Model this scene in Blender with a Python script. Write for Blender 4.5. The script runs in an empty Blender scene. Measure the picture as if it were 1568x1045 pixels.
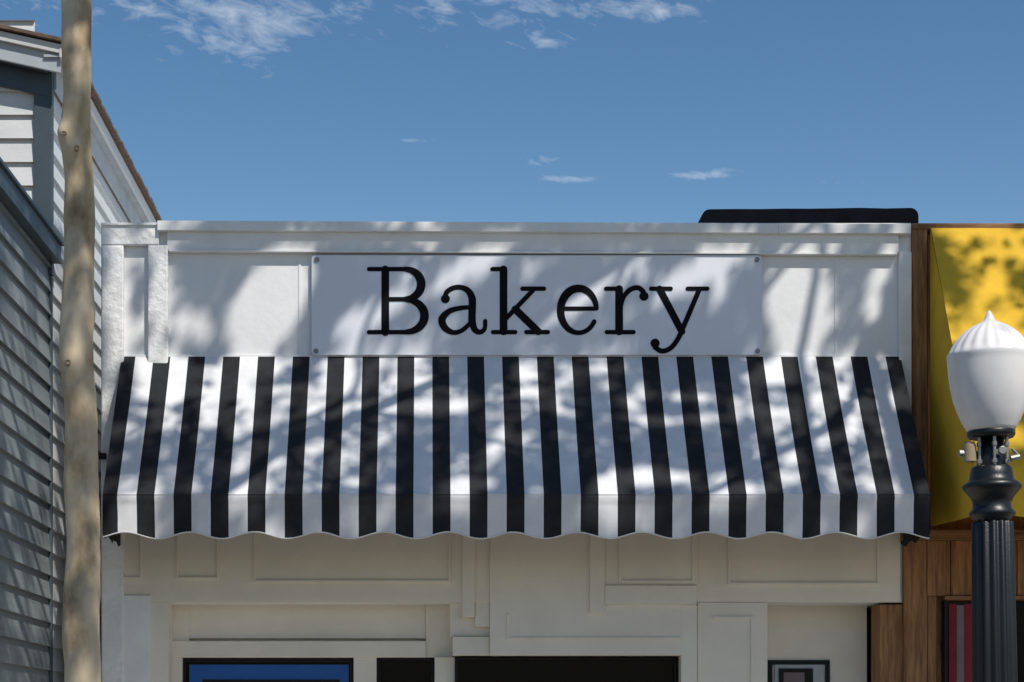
import bpy, bmesh, math, random
import numpy as np
from mathutils import Vector, Matrix, noise
random.seed(7); rng=np.random.default_rng(11)
scene=bpy.context.scene
F=3040.0; D=16.0; CX=654.0; CY=1120.0; EYE=1.6
def W(px,py,y=0.0):
    d=(D+y)/F
    return Vector(((px-CX)*d,y,EYE+(CY-py)*d))
EL=math.radians(53); AZ=math.radians(35)
S=Vector((math.cos(EL)*math.sin(AZ),-math.cos(EL)*math.cos(AZ),math.sin(EL)))
# ---------------------------------------------------------------- materials
def newmat(name):
    m=bpy.data.materials.new(name); m.use_nodes=True
    nt=m.node_tree; b=nt.nodes['Principled BSDF']
    return m,nt,b
def paint(name,c,rough=.6,var=.12,nscale=3.0,bump=.15,bscale=60,c2=None,stretch=(1,1,1),spec=.35,bdist=.004):
    m,nt,b=newmat(name); N=nt.nodes; L=nt.links
    tc=N.new('ShaderNodeTexCoord'); mp=N.new('ShaderNodeMapping'); mp.inputs['Scale'].default_value=stretch
    L.new(tc.outputs['Object'],mp.inputs['Vector'])
    n=N.new('ShaderNodeTexNoise'); n.inputs['Scale'].default_value=nscale; n.inputs['Detail'].default_value=5; n.inputs['Roughness'].default_value=.65
    L.new(mp.outputs[0],n.inputs['Vector'])
    r=N.new('ShaderNodeValToRGB')
    d=c2 if c2 else tuple(v*(1-var*2) for v in c)
    r.color_ramp.elements[0].position=.32; r.color_ramp.elements[0].color=(*d,1)
    r.color_ramp.elements[1].position=.62; r.color_ramp.elements[1].color=(*c,1)
    L.new(n.outputs['Fac'],r.inputs['Fac']); L.new(r.outputs['Color'],b.inputs['Base Color'])
    n2=N.new('ShaderNodeTexNoise'); n2.inputs['Scale'].default_value=bscale; n2.inputs['Detail'].default_value=4
    L.new(mp.outputs[0],n2.inputs['Vector'])
    bp=N.new('ShaderNodeBump'); bp.inputs['Strength'].default_value=bump; bp.inputs['Distance'].default_value=bdist
    L.new(n2.outputs['Fac'],bp.inputs['Height']); L.new(bp.outputs['Normal'],b.inputs['Normal'])
    b.inputs['Roughness'].default_value=rough; b.inputs['Specular IOR Level'].default_value=spec
    return m
M_white=paint('white_paint',(.82,.82,.82),.6,.045,1.6,.4,14,bdist=.007)
M_trim=paint('white_trim',(.83,.83,.82),.5,.05,4,.3,40)
M_stucco=paint('white_stucco',(.81,.81,.80),.8,.06,5,.8,22,bdist=.014)
M_cream=paint('cream_paint',(.79,.74,.64),.5,.05,2,.25,30)
M_sign=paint('sign_face',(.76,.78,.84),.45,.02,3,.05,20)
M_black=paint('sign_black',(.006,.006,.008),.6,.02,3,.05,20,spec=.08)
M_screw=paint('screw',(.25,.25,.27),.4)
M_tar=paint('tar_black',(.004,.005,.009),.9,.2,8,.6,20,spec=.05)
M_fw=paint('canvas_white',(.72,.72,.73),.85,.06,5,.25,260,bdist=.002)
M_fb=paint('canvas_black',(.015,.016,.018),.8,.1,6,.25,260,bdist=.002,c2=(.025,.026,.029),spec=.2)
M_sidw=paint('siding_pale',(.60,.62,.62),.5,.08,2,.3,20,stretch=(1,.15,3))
M_sidd=paint('siding_shaded',(.21,.24,.25),.5,.15,2,.3,20,stretch=(1,.15,3),spec=.22)  # near wall's deep shade is partly put into this darker base colour
M_tealtrim=paint('slate_trim',(.06,.085,.105),.5,.1,3,.2,30)
M_fascia=paint('grey_fascia',(.42,.46,.49),.5,.1,3,.2,30)
M_shingle=paint('shingle',(.16,.11,.08),.9,.25,14,1,30)
M_yellow=paint('yellow_canvas',(.72,.44,.035),.8,.08,4,.3,200,bdist=.002,spec=.2)
M_wood=paint('brown_wood',(.36,.18,.07),.55,.2,5,.8,14,c2=(.13,.055,.02),stretch=(6,6,.5))
M_woodh=paint('brown_wood_beam',(.28,.14,.055),.55,.2,5,.8,14,c2=(.11,.05,.02),stretch=(.5,6,6))
M_iron=paint('lamp_black_iron',(.008,.010,.012),.38,.1,9,.3,90,spec=.45)
M_glass=paint('dark_window',(.004,.005,.005),.15,.1,2,.0,5,spec=.12)
M_blue=paint('blue_poster',(.010,.10,.38),.35,.05,1,.0,5)
M_frame=paint('black_frame',(.008,.008,.01),.4,.1,5,.1,50,spec=.2)
M_red=paint('red_cloth',(.22,.02,.03),.8)
M_greyc=paint('grey_cloth',(.20,.16,.17),.8)
M_metal,nt,b=newmat('galvanised'); b.inputs['Metallic'].default_value=.8; b.inputs['Roughness'].default_value=.42; b.inputs['Base Color'].default_value=(.35,.34,.32,1)
M_photo=paint('photocell',(.40,.32,.20),.5)
M_conc=paint('concrete',(.46,.42,.36),.85,.1,1.2,.4,40)
M_asph=paint('asphalt',(.055,.055,.058),.9,.15,1,.6,80)
M_line=paint('road_line',(.7,.7,.66),.8)
M_ground=paint('ground',(.12,.11,.09),.95,.2,.3,.3,5)
M_globe=paint('frosted_globe',(.80,.78,.77),.27,.04,6,.05,60,spec=.5)
M_bark,nt,b=newmat('pale_bark'); N=nt.nodes; L=nt.links
tc=N.new('ShaderNodeTexCoord'); mp=N.new('ShaderNodeMapping'); mp.inputs['Scale'].default_value=(1,1,.55); L.new(tc.outputs['Object'],mp.inputs[0])
n=N.new('ShaderNodeTexNoise'); n.inputs['Scale'].default_value=4; n.inputs['Detail'].default_value=7; n.inputs['Roughness'].default_value=.6; L.new(mp.outputs[0],n.inputs['Vector'])
r=N.new('ShaderNodeValToRGB'); e=r.color_ramp.elements
e[0].position=.3; e[0].color=(.22,.145,.085,1); e[1].position=.68; e[1].color=(.66,.55,.40,1)
x=e.new(.43); x.color=(.44,.33,.20,1); x=e.new(.53); x.color=(.58,.47,.32,1)
L.new(n.outputs['Fac'],r.inputs[0]); L.new(r.outputs[0],b.inputs['Base Color'])
n2=N.new('ShaderNodeTexNoise'); n2.inputs['Scale'].default_value=16; n2.inputs['Detail'].default_value=6; L.new(mp.outputs[0],n2.inputs['Vector'])
bp=N.new('ShaderNodeBump'); bp.inputs['Strength'].default_value=.5; bp.inputs['Distance'].default_value=.012; L.new(n2.outputs['Fac'],bp.inputs['Height']); L.new(bp.outputs[0],b.inputs['Normal'])
b.inputs['Roughness'].default_value=.75; b.inputs['Specular IOR Level'].default_value=.2
M_knot=paint('bark_knot',(.30,.21,.13),.8,.2,30,.8,40)
M_leaf,nt,b=newmat('leaf'); N=nt.nodes; L=nt.links
g=N.new('ShaderNodeNewGeometry'); r=N.new('ShaderNodeValToRGB'); r.color_ramp.elements[0].color=(.035,.07,.015,1); r.color_ramp.elements[1].color=(.09,.14,.03,1)
L.new(g.outputs['Random Per Island'],r.inputs[0]); L.new(r.outputs[0],b.inputs['Base Color']); b.inputs['Roughness'].default_value=.5
# ---------------------------------------------------------------- helpers
def empty(name,loc=(0,0,0)):
    o=bpy.data.objects.new(name,None); scene.collection.objects.link(o); o.location=loc; o.empty_display_size=.3; return o
def mesh(name,verts,faces,mats,parent=None,mi=None,smooth=False):
    me=bpy.data.meshes.new(name); me.from_pydata([tuple(v) for v in verts],[],faces)
    for m in (mats if isinstance(mats,(list,tuple)) else [mats]): me.materials.append(m)
    if mi is not None: me.polygons.foreach_set('material_index',mi)
    if smooth: me.polygons.foreach_set('use_smooth',[True]*len(faces))
    me.update()
    o=bpy.data.objects.new(name,me); scene.collection.objects.link(o)
    if parent:
        o.parent=parent
        o.matrix_parent_inverse=Matrix.Translation(parent.location).inverted()
    return o
BF=[(0,3,2,1),(4,5,6,7),(0,1,5,4),(1,2,6,5),(2,3,7,6),(3,0,4,7)]
def bev(o,w,seg=2):
    if w>0:
        m=o.modifiers.new('b','BEVEL'); m.width=w; m.segments=seg; m.limit_method='ANGLE'
    return o
def boxw(name,x0,x1,y0,y1,z0,z1,mat,parent=None,bv=.004,tilt=0):
    v=[(x0,y0,z0),(x1,y0,z0-tilt),(x1,y1,z0-tilt),(x0,y1,z0),(x0,y0,z1),(x1,y0,z1-tilt),(x1,y1,z1-tilt),(x0,y1,z1)]
    return bev(mesh(name,v,BF,mat,parent),bv)
def box(name,px0,px1,py0,py1,yf,yb,mat,parent=None,bv=.004,tilt=0):
    a=W(px0,py1,yf); b=W(px1,py0,yf)
    return boxw(name,a.x,b.x,yf,yb,a.z,b.z,mat,parent,bv,tilt*(D+yf)/F)
def lathe(name,prof,c,mat,parent=None,seg=48,mod=None):
    v=[];f=[]
    for i,(r,z) in enumerate(prof):
        for k in range(seg):
            a=2*math.pi*k/seg; rr=r*(mod(a,z) if mod else 1)
            v.append((c[0]+rr*math.cos(a),c[1]+rr*math.sin(a),z))
    for i in range(len(prof)-1):
        for k in range(seg):
            k2=(k+1)%seg; f.append((i*seg+k,i*seg+k2,(i+1)*seg+k2,(i+1)*seg+k))
    f.append(tuple(range(seg))[::-1]); f.append(tuple((len(prof)-1)*seg+k for k in range(seg)))
    return mesh(name,v,f,mat,parent,smooth=True)
def smoothline(pts,rad,sub=8):
    P=[Vector(p) for p in pts]; out=[];ro=[]
    for i in range(len(P)-1):
        p0=P[max(i-1,0)];p1=P[i];p2=P[i+1];p3=P[min(i+2,len(P)-1)]
        for k in range(sub):
            t=k/sub
            out.append(.5*((2*p1)+(p2-p0)*t+(2*p0-5*p1+4*p2-p3)*t*t+(3*p1-p0-3*p2+p3)*t**3)); ro.append(rad[i]*(1-t)+rad[i+1]*t)
    out.append(P[-1]); ro.append(rad[-1]); return out,ro
def tubegeo(V,Fc,pts,rad,seg=10,rough=0,seed=0,bumps=()):
    base=len(V); n=len(pts)
    up=Vector((0.31,1,0.17)).normalized()
    for i,p in enumerate(pts):
        t=(pts[min(i+1,n-1)]-pts[max(i-1,0)]).normalized()
        a=t.cross(up).normalized(); bb=t.cross(a).normalized()
        for k in range(seg):
            an=2*math.pi*k/seg; d=a*math.cos(an)+bb*math.sin(an); r=rad[i]
            if rough: 
                q=p*3+d*.8+Vector((seed,0,0)); r*=1+rough*noise.noise(q)+rough*.4*noise.noise(q*4)
            w=p+d*r
            for (bc,bh,br) in bumps:
                dd=(w-bc).length; w=w+d*bh*math.exp(-(dd/br)**2)
            V.append(w)
    for i in range(n-1):
        for k in range(seg):
            k2=(k+1)%seg; Fc.append((base+i*seg+k,base+i*seg+k2,base+(i+1)*seg+k2,base+(i+1)*seg+k))
    Fc.append(tuple(base+k for k in range(seg))[::-1]); Fc.append(tuple(base+(n-1)*seg+k for k in range(seg)))
# ---------------------------------------------------------------- ground
def sheet(name,x0,x1,y0,y1,z,mat,parent=None): return mesh(name,[(x0,y0,z),(x1,y0,z),(x1,y1,z),(x0,y1,z)],[(0,1,2,3)],mat,parent)
sheet('ground',-400,400,-400,400,-.15,M_ground)
sheet('road',-200,200,-18,-5.96,-.146,M_asph)
ml=empty('road_marking')
for i in range(-10,10): sheet('dash_%d'%(i+11),i*6,i*6+3,-12.06,-11.94,-.142,M_line,ml)
sw=empty('sidewalk')
for i in range(-14,14):
    for j in range(4): boxw('slab_%d_%d'%(i+15,j),i*1.5+.004,i*1.5+1.492,-5.78+j*1.5,-5.78+j*1.5+1.492,-.14,0,M_conc,sw,.006)
boxw('kerb',-40,40,-5.95,-5.788,-.14,.002,M_conc,empty('kerb_stone'),.02)
# ---------------------------------------------------------------- bakery
bk=empty('bakery_building')
xL=W(155,0).x; xR=W(1395,0).x
zb=W(0,923).z; zt=W(0,342).z
boxw('upper_wall',xL,xR,0,8,zb,zt,M_white,bk,0)
T=5
box('parapet_fascia',256,1376,353,382,-.05,-.002,M_trim,bk,.003,T)
xs_=[241,521,1192,1395]
for i in range(3):
    box('parapet_cap_%d'%i,xs_[i]+(.2 if i else 0),xs_[i+1],338+T*(xs_[i]-241)/1154.,352.5+T*(xs_[i]-241)/1154.,-.095,.1,M_trim,bk,.0015,T*(xs_[i+1]-xs_[i])/1154.)
box('parapet_bead',258,1374,382,385,-.062,-.003,M_trim,bk,.002,T)
box('pilaster_header',155,243,343,375,-.06,-.002,M_stucco,bk,.008)
box('pilaster_header_cap',154,240.5,341,345,-.075,.1,M_stucco,bk,.004)
box('pilaster_outer',155,189,375.5,1230,-.06,-.003,M_stucco,bk,.012)
box('pilaster_inner',226,257,375.5,815,-.06,-.003,M_stucco,bk,.012)
box('corner_trim',1377,1396,386,815,-.045,-.003,M_trim,bk,.004)
box('seam_batten',457,461,385,545,-.006,-.001,M_white,bk,.001)
box('seam_batten_2',1278,1281,390,545,-.005,-.001,M_white,bk,.001)
box('frieze',165,1379,800,922,-.03,-.004,M_cream,bk,.004)
def frame(nm,a,b_,c,d,y,t=3.5,top=False):
    box(nm+'_l',a,a+t,c,d,y-.014,y+.001,M_cream,bk,.002)
    box(nm+'_r',b_-t,b_,c,d,y-.014,y+.001,M_cream,bk,.002)
    box(nm+'_b',a+t+.1,b_-t-.1,d-t,d,y-.015,y+.001,M_cream,bk,.002)
frame('panel_a',168,217,800,887,-.03); frame('panel_b',270,335,800,887,-.03)
frame('panel_c',388,690,800,892,-.03); frame('panel_e',1115,1347,800,896,-.03,4)
box('bay_trim',708,727,800,945,-.055,.3,M_cream,bk,.004)
box('bay_body',750,1048,800,1004,-.06,.3,M_cream,bk,.004)
box('bay_body_lip',778,1042,976,980,-.075,-.059,M_cream,bk,.003)
box('bay_body_lip_v',776,780,940,980.2,-.073,-.059,M_cream,bk,.003)
box('bay_upper_step',903,926,800,939,-.085,-.059,M_cream,bk,.004)
box('bay_upper_ledge',926.3,1067,896.5,926,-.085,-.0295,M_cream,bk,.004)
box('bay_upper_fill',926.3,1067,800,896,-.064,-.0295,M_cream,bk,.004)
frame('panel_d2',948,1064,800,893,-.064,4)
box('bay_return',727.5,749.5,800,960,-.02,.3,M_cream,bk,.003)
zr=W(0,1006).z
boxw('recess_wall',W(258,0).x,W(1068,0).x,.32,.6,zr,zb+.1,M_cream,bk,0)
boxw('recess_wall_r',W(1175,0).x,W(1345,0).x,.42,.6,0,zb+.1,M_cream,bk,0)
box('recess_strip_l',262,290,922,1005,.25,.33,M_cream,bk,.004)
box('recess_ledge_l',290,652,921,978,.26,.33,M_cream,bk,.004)
box('recess_lintel_l',262,652,982,1007,.20,.33,M_cream,bk,.004)
box('recess_post',652,693,921,1007,.235,.33,M_cream,bk,.004)
box('bay_stile',693,749.5,975,1004,-.01,.3,M_cream,bk,.003)
box('bay_stile_in',689,749.5,919,974.5,.03,.3,M_cream,bk,.003)
box('left_pier',165,258,922.5,1390,-.02,.4,M_cream,bk,.004)
box('left_pier_panel',168,230,912,1380,-.05,-.018,M_trim,bk,.004)
box('right_pier',1068,1175,922.5,1390,-.03,.5,M_cream,bk,.004)
box('right_pier_panel',1150,1154,944,1380,-.044,-.028,M_cream,bk,.002)
box('right_pier_panel_t',1092,1149.8,944,948,-.044,-.028,M_cream,bk,.002)
box('bay_upright',1043,1067.5,926.5,1390,-.062,.4,M_cream,bk,.004)
def window(nm,a,b_,top,y,mat,frame=6,bot=1300):
    box(nm+'_frame_top',a,b_,top,top+frame,y-.04,y+.02,M_frame,bk,.003)
    box(nm+'_frame_l',a,a+frame,top+frame+.3,bot,y-.04,y+.02,M_frame,bk,.003)
    box(nm+'_frame_r',b_-frame,b_,top+frame+.3,bot,y-.04,y+.02,M_frame,bk,.003)
    box(nm+'_glass',a+2,b_-2,top+2,bot,y,y+.02,mat,bk,0)
window('window_left',279,541,1009,.33,M_glass,6)
box('blue_poster',290,534,1018,1250,.31,.325,M_blue,bk,0)
box('poster_dark',310,520,1041,1250,.30,.308,M_frame,bk,0)
window('door_left',577,665,1007,.30,M_glass,5)
window('window_bay',697,1036,1007,.12,M_glass,4)
window('window_right',1176,1271,1011,.44,M_glass,7)
box('notice_frame',1186,1262,1018,1250,.40,.43,M_fascia,bk,.003)
box('notice_dark',1193,1245,1024,1240,.385,.399,M_frame,bk,.002)
box('notice_paper',1200,1232,1030,1230,.37,.384,M_greyc,bk,.001)
box('mullion_a',541.5,576.5,1006.5,1300,.22,.5,M_cream,bk,.004)
box('mullion_b',665.5,696.5,1006.5,1300,.14,.5,M_cream,bk,.004)
box('mullion_c',258.5,278.5,1006.5,1300,.22,.5,M_cream,bk,.004)
box('stall_riser',258.5,1067,1301,1424,.1,.6,M_cream,bk,.004)
boxw('interior_back',xL+.02,xR-.02,.7,8,0,zb-.01,M_frame,bk,0)
def rounded_hatch():
    a=W(1075,345,1.2); b_=W(1407,318,1.2); r=.07
    pts=[(a.x,a.z-.6),(b_.x,a.z-.6)]
    for k in range(7):
        t=math.pi/2*k/6; pts.append((b_.x-r+r*math.cos(t),b_.z-r+r*math.sin(t)))
    for k in range(1,8):
        u=1-k/8; pts.append((a.x+r+(b_.x-a.x-2*r)*u, b_.z+.008*noise.noise(Vector((k*1.7,0,0)))-.012*(1-u)))
    for k in range(7):
        t=math.pi/2+math.pi/2*k/6; pts.append((a.x+r+r*math.cos(t),b_.z-r-.012+r*math.sin(t)))
    n=len(pts); v=[(p[0],1.2,p[1]) for p in pts]+[(p[0],2.6,p[1]) for p in pts]
    f=[tuple(range(n)),tuple(range(2*n-1,n-1,-1))]+[(i,n+i,n+(i+1)%n,(i+1)%n) for i in range(n)]
    bev(mesh('roof_hatch',v,f,M_tar,bk),.012)
rounded_hatch()
# ---------------------------------------------------------------- sign
sg=empty('bakery_sign',W(822,467,0))
def roundrect(name,px0,px1,py0,py1,yf,yb,r,mat,par):
    a=W(px0,py1,yf); b_=W(px1,py0,yf); pts=[]
    for cx,cz,s in [(b_.x-r,b_.z-r,0),(a.x+r,b_.z-r,1),(a.x+r,a.z+r,2),(b_.x-r,a.z+r,3)]:
        for k in range(6):
            t=math.pi/2*(s+k/5); pts.append((cx+r*math.cos(t),cz+r*math.sin(t)))
    n=len(pts); v=[(p[0],yf,p[1]) for p in pts]+[(p[0],yb,p[1]) for p in pts]
    f=[tuple(range(n))[::-1],tuple(range(n,2*n))]+[(i,(i+1)%n,n+(i+1)%n,n+i) for i in range(n)]
    return bev(mesh(name,v,f,mat,par),.003)
roundrect('board',477,1167,391,544,-.045,-.014,.03,M_sign,sg)
for i,(a,b_) in enumerate([(485,398),(1159,398),(484,538),(1160,538)]):
    p=W(a,b_,-.045); v=[];f=[]
    for yy in (-.046,-.055):
        for k in range(12): t=k*math.pi/6; v.append((p.x+.02*math.cos(t),yy,p.z+.02*math.sin(t)))
    f=[tuple(range(12,24))]+[(k,(k+1)%12,12+(k+1)%12,12+k) for k in range(12)]
    mesh('screw_%d'%i,v,f,M_screw,sg)
lc=[0]; SY=-.045
def stroke(V,Fc,pts,w,cap=True):
    lc[0]+=1; yf=SY-.0035-.00012*lc[0]; yb=SY-.0002
    P=[Vector((p[0],p[1],0)) for p in pts]; R=[((p[2]+.6) if len(p)>2 else w)/2 for p in pts]
    if len(P)>2: P,R=smoothline(P,R,8)
    n=len(P); Lf=[];Rt=[]
    for i in range(n):
        t=(P[min(i+1,n-1)]-P[max(i-1,0)]).normalized(); nn=Vector((-t.y,t.x,0))
        Lf.append(P[i]+nn*R[i]); Rt.append(P[i]-nn*R[i])
    b0=len(V)
    for p in Lf+Rt:
        w3=W(p.x,p.y,SY); V.append((w3.x,yf,w3.z))
    for p in Lf+Rt:
        w3=W(p.x,p.y,SY); V.append((w3.x,yb,w3.z))
    m=2*n
    for i in range(n-1):
        Fc.append((b0+i,b0+i+1,b0+n+i+1,b0+n+i))
        Fc.append((b0+i,b0+m+i,b0+m+i+1,b0+i+1)); Fc.append((b0+n+i,b0+n+i+1,b0+m+n+i+1,b0+m+n+i))
    if cap:
        disc(V,Fc,P[0].x,P[0].y,R[0]); disc(V,Fc,P[-1].x,P[-1].y,R[-1])
def disc(V,Fc,cx,cy,r,ry=None):
    lc[0]+=1; yf=SY-.0035-.00012*lc[0]; b0=len(V); n=20; ry=ry or r
    for yy in (yf,SY-.0002):
        for k in range(n):
            t=2*math.pi*k/n; w3=W(cx+r*math.cos(t),cy+ry*math.sin(t),SY); V.append((w3.x,yy,w3.z))
    Fc.append(tuple(b0+k for k in range(n)))
    for k in range(n): Fc.append((b0+k,b0+(k+1)%n,b0+n+(k+1)%n,b0+n+k))
def arc(cx,cy,rx,ry,a0,a1,n=8,w=None):
    o=[]
    for k in range(n+1):
        a=math.radians(a0+(a1-a0)*k/n); o.append((cx+rx*math.cos(a),cy-ry*math.sin(a))+((w(k/n),) if w else ()))
    return o
TK=11.8; TN=6.6
def letter(name,strokes,discs=()):
    V=[];Fc=[]; lc[0]=0
    for s in strokes: stroke(V,Fc,s[0],s[1])
    for d in discs: disc(V,Fc,*d)
    mesh(name,V,Fc,M_black,sg)
bow=lambda t: TN+(TK+1-TN)*math.sin(math.pi*t)
letter('letter_B',[([(590,413),(590,509)],TK),([(565,412.5),(622,412.5)],TN),([(565,509),(624,509)],TN),([(592,458.5),(622,458.5)],TN),
  (arc(620,435.5,25,23,90,-90,8,bow),TN),(arc(621,484,29,25,90,-90,8,bow),TN)])
letter('letter_a',[([(681,459,7),(684,448,7),(694,441.5,7),(706,440.5,7),(717,446,9),(723,458,TK-1),(723,475,TK-1),(723,492,TK-1),(727,505,9),(735,509,7),(742,504,6),(743,492,6)],TN),
  ([(722,471,6),(706,472,6.5),(688,477,8),(677,489,11),(681,502,10),(694,509.5,7),(708,506,6.5),(722,493,6)],TN)],[(682,458,6.8)])
letter('letter_k',[([(771,413),(771,508)],TK),([(754,412.5),(771,412.5)],TN),([(755,509),(789,509)],TN),([(775,488),(816,445)],TN+.5),([(789,474),(824,508)],TK-.5),([(800,442.5),(833,442.5)],TN),([(806,509),(839,509)],TN)])
letter('letter_e',[([(860,473),(911,473)],TN),(arc(886,476,27.5,34,6,330,22,lambda t: TN+ (TK-TN)*max(0,math.sin(math.pi*min(1,t*1.25)))),TN)])
letter('letter_r',[([(948,443),(948,508)],TK),([(928,442.5),(948,442.5)],TN),([(929,509),(970,509)],TN),([(950,470,6.5),(955,455,6.5),(965,444,7),(977,441,7),(985,447,7)],TN)],[(986,454,7)])
letter('letter_y',[([(1010,443),(1044,508)],TK-1),([(997,442.5),(1027,442.5)],TN),([(1053,442.5),(1083,442.5)],TN),([(1071,443,7),(1046,502,7),(1037,521,7),(1026,534,7),(1013,538,7),(1003,532,7)],TN)],[(1003,526,7)])
# ---------------------------------------------------------------- awning
aw=empty('striped_awning',W(784,545,0))
PJ=.94; Z0=W(0,545).z; Z1=W(0,757,-PJ).z
X=lambda p:(p-CX)*D/F
edges=[187]; cols=[]
for k in range(22):
    edges.append(208+53.3*k); cols.append(1); edges.append(208+53.3*k+27.6); cols.append(0)
edges.append(1378); cols.append(1)
sub=4; xs=[];ci=[]
for i in range(len(edges)-1):
    for s in range(sub): xs.append(X(edges[i]+(edges[i+1]-edges[i])*s/sub)); ci.append(cols[i])
xs.append(X(edges[-1]))
V=[];Fc=[];mi=[]; R=22; n=len(xs)
ribs=[X(187),X(470),X(784),X(1088),X(1378)]
for j in range(R+1):
    t=j/R
    for x in xs:
        d=min(abs(x-r) for r in ribs); tau=min(1,d/.35)
        sag=.02*math.sin(math.pi*t)*(.35+.65*tau)
        wr=.008*noise.noise(Vector((x*2.2,t*2,1)))+.004*noise.noise(Vector((x*9,t*3,5)))
        V.append((x,-PJ*t+(sag*.6-wr)*(1 if 0<j else 0)-.012,Z0+(Z1-Z0)*t-(sag*.5)*(1 if j else 0)))
for j in range(R):
    for i in range(n-1): Fc.append((j*n+i,(j+1)*n+i,(j+1)*n+i+1,j*n+i+1)); mi.append(ci[i])
base=len(V); RV=10; ZV=W(0,820,-PJ).z
def low(x):
    p=CX+x*F/D*1.0621
    return 5.0*math.cos(2*math.pi*(p-1330)/99.0)
def vpt(x,t,dy=0):
    zz=Z1+(ZV-Z1)*t-(low(x)/201.8)*t**1.5
    puck=.010*noise.noise(Vector((x*22,t*.8,3)))*t
    yy=-PJ-.012+.012*math.sin(min(1,t*6)*math.pi)*-1 +.012*t+.025*t*noise.noise(Vector((x*3.1,t*.6,9)))+puck+dy
    if x<xs[0]+.22:
        q=(x-xs[0])/.22; yy+=.03*math.sin(q*9+t*5)*(1-q)*math.sin(math.pi*min(1,t*1.2))
    return (x,yy,zz)
for j in range(RV+1):
    for x in xs: V.append(vpt(x,j/RV))
for j in range(RV):
    for i in range(n-1): Fc.append((base+j*n+i,base+(j+1)*n+i,base+(j+1)*n+i+1,base+j*n+i+1)); mi.append(ci[i])
mesh('canvas',V,Fc,[M_fw,M_fb],aw,mi,True)
V=[];Fc=[]
for x in xs:
    a=vpt(x,1,-.004); V+= [(a[0],a[1],a[2]+.005),(a[0],a[1]-.003,a[2]),(a[0],a[1]+.006,a[2]-.005)]
for i in range(n-1):
    for q in range(2): Fc.append((i*3+q,i*3+q+1,i*3+q+4,i*3+q+3))
mesh('hem_tape',V,Fc,M_fw,aw,smooth=True)
V=[];Fc=[]; tubegeo(V,Fc,[Vector((x,-PJ-.012,Z1-.004)) for x in xs[::4]],[.007]*len(xs[::4]),8)
mesh('front_seam',V,Fc,[M_fw,M_fb],aw,[ [1,0][(i//8)%2] for i in range(len(Fc))],smooth=True)
for nm,x,sgn in (('side_l',xs[0],-1),('side_r',xs[-1],1)):
    V=[];Fc=[]; q=10
    for i in range(q+1):
        t=i/q; yy=-PJ*t-.012; V.append((x+.002*sgn,yy,Z0+(Z1-Z0)*t-.008)); V.append((x+sgn*(.004+.012*noise.noise(Vector((t*6,0,sgn)))),yy,ZV+.02*math.cos(t*18)))
    for i in range(q): Fc.append((2*i,2*i+1,2*i+3,2*i+2))
    mesh(nm,V,Fc,M_fb,aw)
V=[];Fc=[]
for x in (X(190),X(784),X(1375)):
    tubegeo(V,Fc,[Vector((x,-.03,Z0-.05)),Vector((x,-PJ+.03,Z1-.05))],[.014]*2,8)
    tubegeo(V,Fc,[Vector((x,-.03,Z1-.05)),Vector((x,-PJ+.03,Z1-.05))],[.014]*2,8)
tubegeo(V,Fc,[Vector((X(190),-PJ+.04,Z1-.05)),Vector((X(1375),-PJ+.04,Z1-.05))],[.014]*2,8)
mesh('frame_tubes',V,Fc,M_metal,aw)
boxw('wall_rail',X(186),X(1379),-.02,-.004,Z0-.03,Z0+.004,M_trim,aw,.002)
# ---------------------------------------------------------------- left house
hs=empty('clapboard_house')
XW=-3.05; EX=.19
def clap(name,along,z0,z1,a0,a1,plane,mat,butt=.032):
    V=[];Fc=[]; z=z0
    L_=[]
    while z<z1-.001:
        zt_=min(z+EX,z1); L_+= [(z,butt),(zt_,.003)]; z=zt_
    segs=6
    for k in range(segs+1):
        a=a0+(a1-a0)*k/segs
        for (zz,o) in L_:
            o2=o+.003*noise.noise(Vector((a*2,zz*5,0)))
            if along=='y': V.append((plane+o2,a,zz))
            else: V.append((a,plane-o2,zz))
    m=len(L_)
    for k in range(segs):
        for q in range(m-1): Fc.append((k*m+q,(k+1)*m+q,(k+1)*m+q+1,k*m+q+1))
    return mesh(name,V,Fc,mat,hs)
ZL=5.42; ZU=6.98
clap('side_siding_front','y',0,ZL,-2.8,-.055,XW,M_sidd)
clap('side_siding_rear','y',0,ZU,.005,7.5,XW,M_sidw)
clap('upper_front_siding','x',ZL+.0,ZU+.35,-8,XW-.11,0,M_sidw)
boxw('core_rear',-8,XW-.002,.02,7.5,0,ZU,M_sidw,hs,0)
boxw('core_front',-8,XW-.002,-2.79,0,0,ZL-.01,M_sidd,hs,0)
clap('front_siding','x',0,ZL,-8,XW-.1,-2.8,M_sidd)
boxw('corner_board',XW-.11,XW+.036,-.05,.03,ZL-.15,ZU+.1,M_tealtrim,hs,.004)
boxw('lower_corner_board',XW-.1,XW+.036,-2.84,-2.74,0,ZL,M_tealtrim,hs,.004)
boxw('lower_corner_rear',XW-.05,XW+.034,-.055,.004,0,ZL-.16,M_tealtrim,hs,.004)
boxw('lower_eave_fascia',XW+.02,XW+.10,-2.95,.02,ZL-.05,ZL+.09,M_tealtrim,hs,.004)
boxw('lower_roof_edge',XW-.0,XW+.125,-2.98,.02,ZL+.092,ZL+.12,M_tealtrim,hs,.004)
boxw('lower_roof',-8,XW-.001,-3.1,.02,ZL+.0,ZL+.10,M_shingle,hs,.004)
boxw('upper_soffit',XW+.003,XW+.15,-.22,7.5,ZU-.02,ZU+.0,M_fascia,hs,0)
boxw('upper_frieze',XW+.034,XW+.057,.035,7.5,ZU-.2,ZU-.021,M_fascia,hs,.003)
boxw('upper_eave_fascia',XW+.13,XW+.155,-.24,7.5,ZU-.03,ZU+.075,M_sidw,hs,.003)
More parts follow.
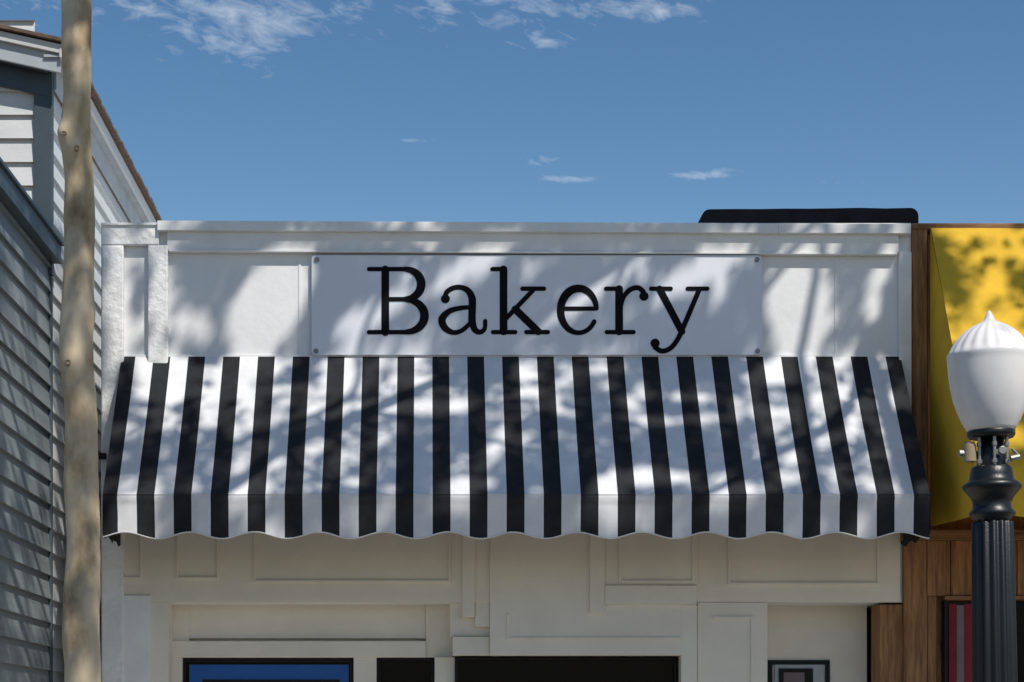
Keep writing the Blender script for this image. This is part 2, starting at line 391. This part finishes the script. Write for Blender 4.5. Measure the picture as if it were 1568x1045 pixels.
def slab(name,x0,x1,y0,y1,z0,z1,slope,mat):
    dz=(x1-x0)*slope
    v=[(x0,y0,z0+dz),(x1,y0,z0),(x1,y1,z0),(x0,y1,z0+dz),(x0,y0,z1+dz),(x1,y0,z1),(x1,y1,z1),(x0,y1,z1+dz)]
    return bev(mesh(name,v,BF,mat,hs),.004)
slab('rake_board',-5.5,XW+.13,-.20,-.17,ZU-.14,ZU+.07,.22,M_fascia)
slab('rake_soffit',-5.5,XW+.0,-.168,-.0,ZU-.10,ZU-.03,.22,M_tealtrim)
slab('rake_frieze',-5.5,XW-.0,-.055,-.034,ZU-.28,ZU-.101,.22,M_tealtrim)
slab('rake_crown',-5.5,XW+.15,-.235,-.201,ZU+.0,ZU+.075,.22,M_sidw)
slab('roof_plane',-5.5,XW+.19,-.27,7.6,ZU+.078,ZU+.11,.22,M_shingle)
V=[];Fc=[]
for i in range(60):
    y=-.27+i*.131; w=.12; o=.01+.012*random.random(); h=.02+.012*random.random()
    b0=len(V); x0=XW+.185;x1=XW+.195+o; z0=ZU+.085;z1=z0+h
    V+=[(x0,y,z0),(x1,y,z0),(x1,y+w,z0),(x0,y+w,z0),(x0,y,z1),(x1,y,z1),(x1,y+w,z1),(x0,y+w,z1)]
    Fc+=[tuple(b0+q for q in f) for f in BF]
mesh('shingle_edge',V,Fc,M_shingle,hs)
boxw('bracket',W(143,0).x,W(166,0).x,-.12,-.08,W(0,706).z,W(0,697).z,M_frame,bk,.003)
# ---------------------------------------------------------------- right neighbour
nb=empty('brown_wood_shop')
boxw('body',xR+.004,9,.05,8,0,W(0,347).z,M_wood,nb,0)
box('edge_board',1397,1420,346,1425,-.03,.2,M_wood,nb,.004)
box('edge_board_inner',1420.5,1434,360,1425,.0,.2,M_wood,nb,.004)
box('top_board',1397,2400,342,350,-.05,.2,M_woodh,nb,.003)
px=1384; k=0
while px<1900:
    w=random.choice([30,36,42]); 
    box('plank_%d'%k,px,px+w-1.2,828,(1425 if (px+w<1449 or px>1590) else 912),-.05-.004*random.random(),.04,M_wood,nb,.003); px+=w; k+=1
box('beam',1381,2100,811,827,-.09,.04,M_woodh,nb,.005)
box('corner_post',1347,1382.5,926,1425,-.012,.3,M_wood,nb,.004)
box('window_head',1447,1590,912.5,919,-.07,.04,M_woodh,nb,.003)
box('window_glass',1447,1590,919,1300,.0,.04,M_glass,nb,0)
box('window_jamb',1446,1451,919.5,1300,-.06,.04,M_frame,nb,.003)
box('below_window',1447,1590,1300.5,1425,-.05,.04,M_wood,nb,.004)
for i in range(8):
    box('flag_stripe_%d'%i,1453+i*12,1453+i*12+11.6,925+2*(i%2),1290,-.012-.004*(i%3),-.002,(M_red if i%2==0 else M_greyc),nb,0)
ya=empty('yellow_awning',W(1500,348,0))
x0=W(1423,0).x; x1=8.2; z0=W(0,349).z; pj=1.25; zf=W(0,700,-pj).z; zv=W(0,792,-pj).z
V=[];Fc=[];NX=40;NT=16
for j in range(NT+1):
    t=j/NT
    for i in range(NX+1):
        x=x0+(x1-x0)*i/NX; s=.025*math.sin(math.pi*t)*(1 if i else .3)
        V.append((x,-pj*t-.04+s*.7+.006*noise.noise(Vector((x*3,t*3,0))),z0+(zf-z0)*t-s*.6))
for j in range(5):
    t=j/4
    for i in range(NX+1):
        x=x0+(x1-x0)*i/NX
        V.append((x,-pj-.04+.012*t*noise.noise(Vector((x*4,t,4))),zf+(zv-zf)*t-(.012*math.cos(x*14) if j==4 else 0)))
m=NX+1
for j in range(NT+5):
    for i in range(NX): Fc.append((j*m+i,(j+1)*m+i,(j+1)*m+i+1,j*m+i+1))
mesh('canvas',V,Fc,M_yellow,ya,smooth=True)
V=[];Fc=[]
for i in range(13):
    t=i/12; V.append((x0-.004,-pj*t-.04,z0+(zf-z0)*t-.004)); V.append((x0-.004-.012*math.sin(t*9)*.5,-pj*t-.04,W(0,808,0).z+(zv-W(0,808,0).z)*t))
for i in range(12): Fc.append((2*i,2*i+1,2*i+3,2*i+2))
mesh('side_panel',V,Fc,M_yellow,ya)
# ---------------------------------------------------------------- street lamp
YL=-5.3; sc=(D+YL)/F; base=Vector(((1531-CX)*sc,YL,0))
lp=empty('street_lamp',base)
def z(py): return EYE+(CY-py)*sc
c=(base.x,YL)
gp=[(1.5,476),(4,480),(7,486),(9,491),(15,495),(26,500),(36,507),(45,515),(52,524),(57.5,532),(61,539),(64,543),(64.5,547),(63.5,551),(63,560),(62,575),(60,592),(56,612),(50,630),(44,645),(38,655),(35,661)]
def ribm(a,zz):
    return 1+ (.022*math.cos(a*20) if zz>z(543) and zz<z(492) else 0)
lathe('globe',[(r*sc,z(p)) for r,p in gp[::-1]],c,M_globe,lp,120,ribm)
lathe('globe_collar',[(r*sc,z(p)) for r,p in [(24,672),(33,671),(36,667),(36,661),(34,659),(20,659)]],c,M_iron,lp)
lathe('socket',[(r*sc,z(p)) for r,p in [(22,742),(22,700),(19,695),(19,668)]],c,M_iron,lp)
lathe('fitter',[(r*sc,z(p)) for r,p in [(28,800),(28,795),(34,790),(35,785),(30,780),(29,770),(32,762),(39,754),(44,748),(45,744),(39,739),(34,736),(33,728),(31,718),(27,714),(20,713)]],c,M_iron,lp)
def flute(a,zz): return 1+.06*math.cos(a*14)
lathe('post',[(34*sc,.75),(33*sc,1.2),(32*sc,2.0),(30*sc,z(802)),(28*sc,z(799))],c,M_iron,lp,140,flute)
lathe('base_casting',[(.26,0),(.26,.06),(.23,.09),(.22,.3),(.19,.36),(.17,.6),(.14,.68),(.13,.74),(.12,.79),(.11,.8)],c,M_iron,lp)
def rod(nm,p,q,r,mat,seg=14):
    V=[];Fc=[]; tubegeo(V,Fc,[Vector(p),Vector(q)],[r,r],seg); return bev(mesh(nm,V,Fc,mat,lp),.002)
bx=base.x
for i,a in enumerate([-150,-95,-40,30,100]):
    t=math.radians(a); qx=bx+25*sc*math.cos(t); qy=YL+25*sc*math.sin(t)
    rod('clamp_post_%d'%i,(qx,qy,z(718)),(qx,qy,z(668)),.009,M_metal)
    rod('clamp_nut_%d'%i,(qx,qy,z(712)),(qx,qy,z(706)),.016,M_metal,6)
    rod('clamp_nut_b_%d'%i,(qx,qy,z(686)),(qx,qy,z(679)),.014,M_metal,6)
rod('photocell',(bx-36*sc,YL-.03,z(708)),(bx-36*sc,YL-.03,z(682)),.036,M_photo,20)
rod('photocell_cap',(bx-36*sc,YL-.03,z(682)),(bx-36*sc,YL-.03,z(678)),.03,M_photo,20)
rod('photocell_arm',(bx-40*sc,YL-.02,z(698)),(bx-10*sc,YL-.02,z(698)),.02,M_iron)
rod('bolt_side',(bx-52*sc,YL-.03,z(695)),(bx-42*sc,YL-.03,z(695)),.02,M_metal,8)
rod('bolt_front',(bx+8*sc,YL-27*sc,z(694)),(bx+8*sc,YL-34*sc,z(694)),.022,M_metal,8)
rod('bolt_right',(bx+22*sc,YL-24*sc,z(706)),(bx+36*sc,YL-24*sc,z(703)),.016,M_metal,8)
rod('clip',(bx+26*sc,YL-18*sc,z(690)),(bx+36*sc,YL-18*sc,z(700)),.008,M_metal,8)
lp.rotation_euler=(0,-math.atan2(15*sc,z(560)),0)
# ---------------------------------------------------------------- trees
def surf(px,py):
    if px<100 :
        d=F*(-XW)/(CX-px); y=max(d-D,-2.7)
        return Vector((XW,y,EYE+(CY-py)*(D+y)/F))
    if 187<px<1420:
        if py>757: y=-PJ
        elif py>545: y=-PJ*(py-545)/212
        else: y=0
    elif px>=1420: y=-1.25*min(1,max(0,(py-349)/351))
    else: y=0
    return W(px,py,y)
def upz(px,py,zz):
    s=surf(px,py); h=zz-s.z; return s+S*(h/S.z)
lit=[
 (620,350,100,20,0),(965,350,95,20,0),(1250,362,60,20,0),(330,345,50,12,0),
 (410,470,55,95,35),(300,500,35,26,20),(172,470,28,150,0),(240,470,22,70,0),
 (1222,470,55,90,0),(1340,450,16,70,10),(1070,430,90,28,-32),(720,420,80,24,-32),(560,500,70,26,-32),(870,480,85,20,-34),
 (340,585,170,36,0),(230,645,42,56,15),(520,590,60,30,-15),(600,700,110,56,-5),(330,655,50,20,-20),(190,735,45,30,0),(450,745,45,22,0),
 (660,600,55,18,-20),(760,650,34,18,-15),(700,650,26,16,0),(820,725,26,44,0),(770,590,24,14,0),(810,615,20,14,0),(920,570,40,14,-10),(980,630,40,22,-20),(925,660,24,14,0),(1045,640,34,30,-15),(1095,690,24,16,0),(1130,745,60,34,-25),(930,785,50,30,15),
 (1240,622,85,22,-20),(1330,660,55,70,-20),(1200,690,34,16,-30),(1390,720,40,60,0),(1110,560,40,12,0),(1290,560,50,14,0),(1000,790,50,18,0),(700,775,50,18,0),(1270,725,40,24,0),
 (1500,380,85,32,5),(1545,455,50,34,10),(1470,600,24,100,0)]
litw=[(25,430,8,70),(62,540,10,110),(22,640,9,80),(75,700,9,90),(48,760,8,70),(10,760,7,60),(70,880,10,60),(22,900,9,60),(50,960,8,40),(5,560,6,60),(85,480,8,60),(40,1010,9,30)]
def inlit(px,py):
    for (a,b_,rx,ry,an) in lit:
        dx=px-a; dy=py-b_; t=math.radians(an); u=dx*math.cos(t)+dy*math.sin(t); v=-dx*math.sin(t)+dy*math.cos(t)
        if (u/rx)**2+(v/ry)**2<1: return True
    return False
def keep(p):
    t=(p.x-XW)/S.x
    if t>0:
        q=p-S*t
        if -2.8<q.y<.6 and 1.5<q.z<5.5:
            f=F/(D+q.y); a=CX+q.x*f; b_=CY-(q.z-EYE)*f
            for (cx_,cy_,rx,ry) in litw:
                if ((a-cx_)/rx)**2+((b_-cy_)/ry)**2<1: return False
            return True
        if .6<=q.y<6 and q.z>4.4 and q.z<7.2: return random.random()<.12
    yv=-.25
    for _ in range(3):
        t=(yv-p.y)/(-S.y); q=p-S*t; f=F/(D+q.y); a=CX+q.x*f; b_=CY-(q.z-EYE)*f
        yv=0 if b_<545 else (-PJ*(b_-545)/212 if b_<757 else -PJ)
    if 100<a<1650 and 320<b_<830 and inlit(a,b_): return False
    return True
def leaves(name,pts,parent):
    P=np.array([tuple(p) for p in pts if (p.z>EYE+.368*(D+p.y)+.25 or p.y<-D-1) and keep(p)]); n=len(P)
    d=rng.normal(size=(n,3)); d/=np.linalg.norm(d,axis=1)[:,None]
    e=rng.normal(size=(n,3)); e-= (e*d).sum(1)[:,None]*d; e/=np.linalg.norm(e,axis=1)[:,None]
    l=rng.uniform(.055,.085,n)[:,None]; w=l*.6; nn=np.cross(d,e)
    q=np.stack([P-d*l,P+e*w+nn*l*.15,P+d*l,P-e*w+nn*l*.15],1).reshape(-1,3)
    me=bpy.data.meshes.new(name); me.from_pydata(q.tolist(),[],np.arange(4*n).reshape(-1,4).tolist()); me.materials.append(M_leaf)
    o=bpy.data.objects.new(name,me); scene.collection.objects.link(o); o.parent=parent; o.matrix_parent_inverse=Matrix.Translation(parent.location).inverted()
    return n
base1=W(129,CY+EYE/sc,YL); 
treeL=empty('street_tree',(base1.x,YL,0)); XR=6.4
treeR=empty('street_tree',(XR,YL,0))
def tp(px,py): return W(px,py,YL)
spine=[(131,1620),(130,1400),(131,1200),(128,1045),(125,950),(128,840),(123,740),(124,640),(118,540),(121,440),(121,340),(120,270),(116,212),(120,150),(118,60),(115,-40),(118,-140)]
wid=[62,58,57,55,55,52,53,50,51,47,46,44,48,41,44,46,46]
pts=[tp(a,b_)+Vector((0,.03*math.sin(i*1.3),0)) for i,(a,b_) in enumerate(spine)]; pts[0].z=-.02
P_,R_=smoothline(pts,[w*.5*sc for w in wid],16)
kn=[]
KN=[(99,208,.03,.05),(118,232,.02,.05),(112,556,.02,.05),(128,700,.012,.08),(121,968,.02,.055),(104,800,.012,.06),(143,480,.012,.06),(148,905,.012,.06)]
for (a,b_,h,r) in KN: kn.append((tp(a,b_)+Vector((0,-.07,0)),h,r))
V=[];Fc=[]; tubegeo(V,Fc,P_,R_,40,.09,3,kn)
V0=list(V)
top=P_[-1]
def limb(pp,rr,seg=10,seed=0): 
    a,b_=smoothline(pp,rr,6); tubegeo(V,Fc,a,b_,seg,.08,seed)
ZB=9.0
up1=top+Vector((.15,.1,1.2)); up2=top+Vector((.1,-.2,3.0)); up3=top+Vector((.3,-.5,5.0))
limb([top-Vector((0,0,.05)),up1,up2,up3,up3+Vector((.2,-.3,2.0))],[.085,.075,.06,.035,.012],14,20)
limb([up1,up1+Vector((.2,.3,.3)),upz(300,790,ZB),upz(430,690,ZB+.1),upz(560,632,ZB+.15),upz(720,565,ZB+.2),upz(850,480,ZB+.3),upz(980,400,ZB+.5)],[.07,.065,.06,.06,.055,.048,.036,.018],10,1)
limb([up2,up2+Vector((.6,.2,.6)),upz(480,640,10.3),upz(560,500,10.6),upz(640,400,11)],[.055,.05,.035,.026,.01],10,2)
limb([up1,up1+Vector((-.4,-.2,.8)),up1+Vector((-1,-.6,1.9)),up1+Vector((-1.5,-1,3))],[.06,.05,.04,.015],10,3)
limb([up2,up2+Vector((.8,-.7,1.5)),up2+Vector((1.6,-1.6,2.6))],[.05,.04,.015],8,5)
limb([upz(430,690,ZB+.1),upz(500,740,ZB+.2),upz(640,770,ZB+.3)],[.03,.02,.01],7,6)
limb([upz(560,632,ZB+.15),upz(680,650,ZB+.3),upz(800,690,ZB+.4),upz(900,690,ZB+.6)],[.03,.024,.018,.01],7,7)
mesh('trunk_and_limbs',V,Fc,M_bark,treeL,smooth=True)
for i,(a,b_,w_,h_) in enumerate([(104,212,5,4),(120,236,4,6),(111,560,5,6)]):
    tgt=tp(a,b_); best=min(V0,key=lambda q:(q.x-tgt.x)**2+(q.z-tgt.z)**2+(0 if q.y<YL else 9))
    v=[];f=[]
    rings=[(1.0,-.004),(.75,.004),(.45,-.002),(.01,-.008)]
    for rr,dy in rings:
        for k in range(14):
            t=2*math.pi*k/14; xx=w_*sc*rr*math.cos(t); v.append((best.x+xx,best.y-dy-.002,best.z+h_*sc*rr*math.sin(t)*(1+.2*math.cos(t*2))))
    for q in range(3):
        for k in range(14): f.append((q*14+k,q*14+(k+1)%14,(q+1)*14+(k+1)%14,(q+1)*14+k))
    mesh('knot_%d'%i,v,f,M_knot,treeL,smooth=True)
V=[];Fc=[]
r0=Vector((XR,YL,-.02)); rt=Vector((XR-.1,YL+.05,5.9))
limb([r0,Vector((XR+.03,YL,2)),Vector((XR-.04,YL+.03,4)),rt],[.12,.1,.09,.08],20,11)
limb([rt-Vector((0,0,.05)),rt+Vector((.1,-.1,1.5)),rt+Vector((0,-.3,3.4)),rt+Vector((.2,-.6,5.5)),rt+Vector((.3,-.6,7))],[.085,.075,.06,.035,.012],14,21)
limb([rt,rt+Vector((-.4,.4,1.2)),upz(1330,545,ZB),upz(1312,600,ZB-.05),upz(1270,652,ZB-.1),upz(1180,700,ZB-.05),upz(1100,750,ZB),upz(1020,800,ZB)],[.07,.065,.06,.06,.056,.045,.032,.016],10,12)
rm=rt+Vector((.0,-.3,3.2))
limb([rm,rm+Vector((-.4,.1,.6)),upz(1250,420,10.4),upz(1140,480,10.5),upz(1060,560,10.6),upz(960,650,10.8)],[.055,.05,.036,.03,.024,.014],10,13)
limb([rt,rt+Vector((.2,-.1,1)),rt+Vector((.5,-.6,2.4)),rt+Vector((.4,-1,3.4))],[.07,.06,.04,.015],10,14)
limb([rm,rm+Vector((-.7,-.3,1.2)),rm+Vector((-1.8,-.8,2.0))],[.05,.04,.015],10,15)
limb([upz(1312,600,ZB-.05),upz(1370,640,ZB+.1),upz(1420,740,ZB+.2)],[.03,.02,.01],7,16)
mesh('trunk_and_limbs',V,Fc,M_bark,treeR,smooth=True)
LP=[[],[]]
ncl=0
while ncl<600:
    px=random.uniform(-60,1640); py=random.uniform(325,850)
    if px<110: py=random.uniform(380,1080)
    dens=.66
    if px<600 and py>540 and px>160: dens=.5
    if 640<px<1140 and py>545: dens=1.0
    if 480<px<1160 and py<545: dens=.75
    if px<100: dens=1.0
    if px>1420: dens=.75
    if px>1150 and random.random()<.18: py=random.uniform(850,1050); dens=.9
    if random.random()>dens: continue
    zz=random.uniform(10.5,14.0); ncl+=1
    ang=math.radians(random.uniform(-60,-10)); a=random.uniform(20,38); b_=random.uniform(10,18)
    for q in range(random.randint(22,40)):
        g1=random.gauss(0,a); g2=random.gauss(0,b_)
        u=px+g1*math.cos(ang)-g2*math.sin(ang); v=py+g1*math.sin(ang)+g2*math.cos(ang)
        p=upz(u,v,zz+random.gauss(0,.15))
        LP[0 if p.x<3.2 else 1].append(p)
# leaf sprays of the left crown that shade its own trunk in bands
for (b_,sp) in [(175,26),(345,40),(395,24),(500,13),(640,16),(735,24),(850,10),(930,14),(1030,20),(60,16)]:
    zz0=random.uniform(9.0,10.8); q0=tp(124,b_); h=zz0-q0.z; cc=q0+S*(h/S.z)
    for q in range(int(4+sp*1.9)):
        LP[0].append(cc+Vector((random.gauss(0,.10),random.gauss(0,.08),random.gauss(0,sp*sc*.7))))
for t,(cx0,cy0) in enumerate(((base1.x+.6,YL),(XR,YL))):
    for i in range(90):
        while True:
            d=Vector((random.gauss(0,1),random.gauss(0,1),random.gauss(0,.8)))
            if d.length<1.9: break
        c0=Vector((cx0,cy0-3.0,11.0))+Vector((d.x*1.2,d.y*.8,d.z*1.0))
        for q in range(28):
            LP[t].append(c0+Vector((random.gauss(0,.18),random.gauss(0,.18),random.gauss(0,.1))))
print('LEAVES',leaves('foliage',LP[0],treeL),leaves('foliage',LP[1],treeR))
# ---------------------------------------------------------------- sun and sky
sun=bpy.data.lights.new('sun','SUN'); sun.energy=4.5; sun.angle=math.radians(.6); sun.color=(1,.95,.87)
so=bpy.data.objects.new('sun',sun); scene.collection.objects.link(so); so.rotation_euler=S.to_track_quat('Z','Y').to_euler(); so.location=(3,-8,14)
w=bpy.data.worlds.new('World'); scene.world=w; w.use_nodes=True; nt=w.node_tree; N=nt.nodes; L=nt.links
for nn in list(N): N.remove(nn)
out=N.new('ShaderNodeOutputWorld'); bg=N.new('ShaderNodeBackground'); bg.inputs['Strength'].default_value=.107
sky=N.new('ShaderNodeTexSky'); sky.sky_type='NISHITA'; sky.sun_disc=False; sky.sun_elevation=EL; sky.sun_rotation=math.pi-AZ; sky.ozone_density=1.3; sky.dust_density=.35; sky.air_density=1.0
tc=N.new('ShaderNodeTexCoord'); sep=N.new('ShaderNodeSeparateXYZ'); L.new(tc.outputs['Generated'],sep.inputs[0])
def M(op,a,b_=None,c_=None,clamp=False):
    n_=N.new('ShaderNodeMath'); n_.operation=op; n_.use_clamp=clamp
    for i,v in enumerate((a,b_,c_)):
        if v is None: continue
        if isinstance(v,(int,float)): n_.inputs[i].default_value=v
        else: L.new(v,n_.inputs[i])
    return n_.outputs[0]
zz=M('MULTIPLY_ADD',sep.outputs[2],1.55,-.135)
cmb=N.new('ShaderNodeCombineXYZ'); L.new(sep.outputs[0],cmb.inputs[0]); L.new(sep.outputs[1],cmb.inputs[1]); L.new(zz,cmb.inputs[2])
nrm=N.new('ShaderNodeVectorMath'); nrm.operation='NORMALIZE'; L.new(cmb.outputs[0],nrm.inputs[0]); L.new(nrm.outputs[0],sky.inputs[0])
hs_=N.new('ShaderNodeHueSaturation'); hs_.inputs['Saturation'].default_value=1.22; hs_.inputs['Hue'].default_value=.497; L.new(sky.outputs[0],hs_.inputs['Color'])
L.new(hs_.outputs[0],bg.inputs[0])
yy=M('MAXIMUM',sep.outputs[1],.05); u=M('DIVIDE',sep.outputs[0],yy); v=M('DIVIDE',sep.outputs[2],yy)
cv=N.new('ShaderNodeCombineXYZ'); L.new(M('MULTIPLY',u,58),cv.inputs[0]); L.new(M('MULTIPLY',M('ADD',v,M('MULTIPLY',u,.22)),125),cv.inputs[1])
nz=N.new('ShaderNodeTexNoise'); nz.inputs['Scale'].default_value=1.0; nz.inputs['Detail'].default_value=7; nz.inputs['Roughness'].default_value=.62; nz.inputs['Distortion'].default_value=.5
L.new(cv.outputs[0],nz.inputs['Vector'])
def ell(px,py,rx,ry,amp):
    du=M('DIVIDE',M('SUBTRACT',u,(px-CX)/F),rx/F); dv=M('DIVIDE',M('SUBTRACT',v,(CY-py)/F),ry/F)
    s=M('ADD',M('MULTIPLY',du,du),M('MULTIPLY',dv,dv)); return M('MULTIPLY',M('EXPONENT',M('MULTIPLY',s,-1)),amp)
mask=None
for a in [(140,0,260,60,.29),(370,60,110,75,.31),(700,10,280,50,.31),(1010,15,130,26,.29),(1075,268,66,9,.44),(860,274,85,8,.36),(825,245,50,11,.34),(630,215,40,6,.32),(840,65,50,14,.32),(1290,280,40,6,.24)]:
    e_=ell(*a); mask=e_ if mask is None else M('ADD',mask,e_)
mask=M('MINIMUM',mask,.46)
dn=M('SUBTRACT',M('ADD',nz.outputs[0],mask),.75); dn=M('MULTIPLY',dn,2.1,clamp=True)
dn=M('MULTIPLY',dn,.72)
cb=N.new('ShaderNodeBackground'); cb.inputs[0].default_value=(.74,.80,.88,1); cb.inputs[1].default_value=.95
mx=N.new('ShaderNodeMixShader'); L.new(dn,mx.inputs[0]); L.new(bg.outputs[0],mx.inputs[1]); L.new(cb.outputs[0],mx.inputs[2]); L.new(mx.outputs[0],out.inputs[0])
w.cycles.sampling_method='MANUAL'; w.cycles.sample_map_resolution=512
# ---------------------------------------------------------------- camera
cam=bpy.data.cameras.new('camera'); co=bpy.data.objects.new('camera',cam); scene.collection.objects.link(co)
co.location=(0,-D,EYE); co.rotation_euler=(math.pi/2,0,0); cam.sensor_width=36; cam.lens=36*F/1568; cam.shift_x=(784-CX)/1568; cam.shift_y=(CY-522.5)/1568
cam.clip_start=.1; cam.clip_end=2000; scene.camera=co
scene.view_settings.view_transform='Standard'; scene.view_settings.look='None'; scene.view_settings.exposure=0
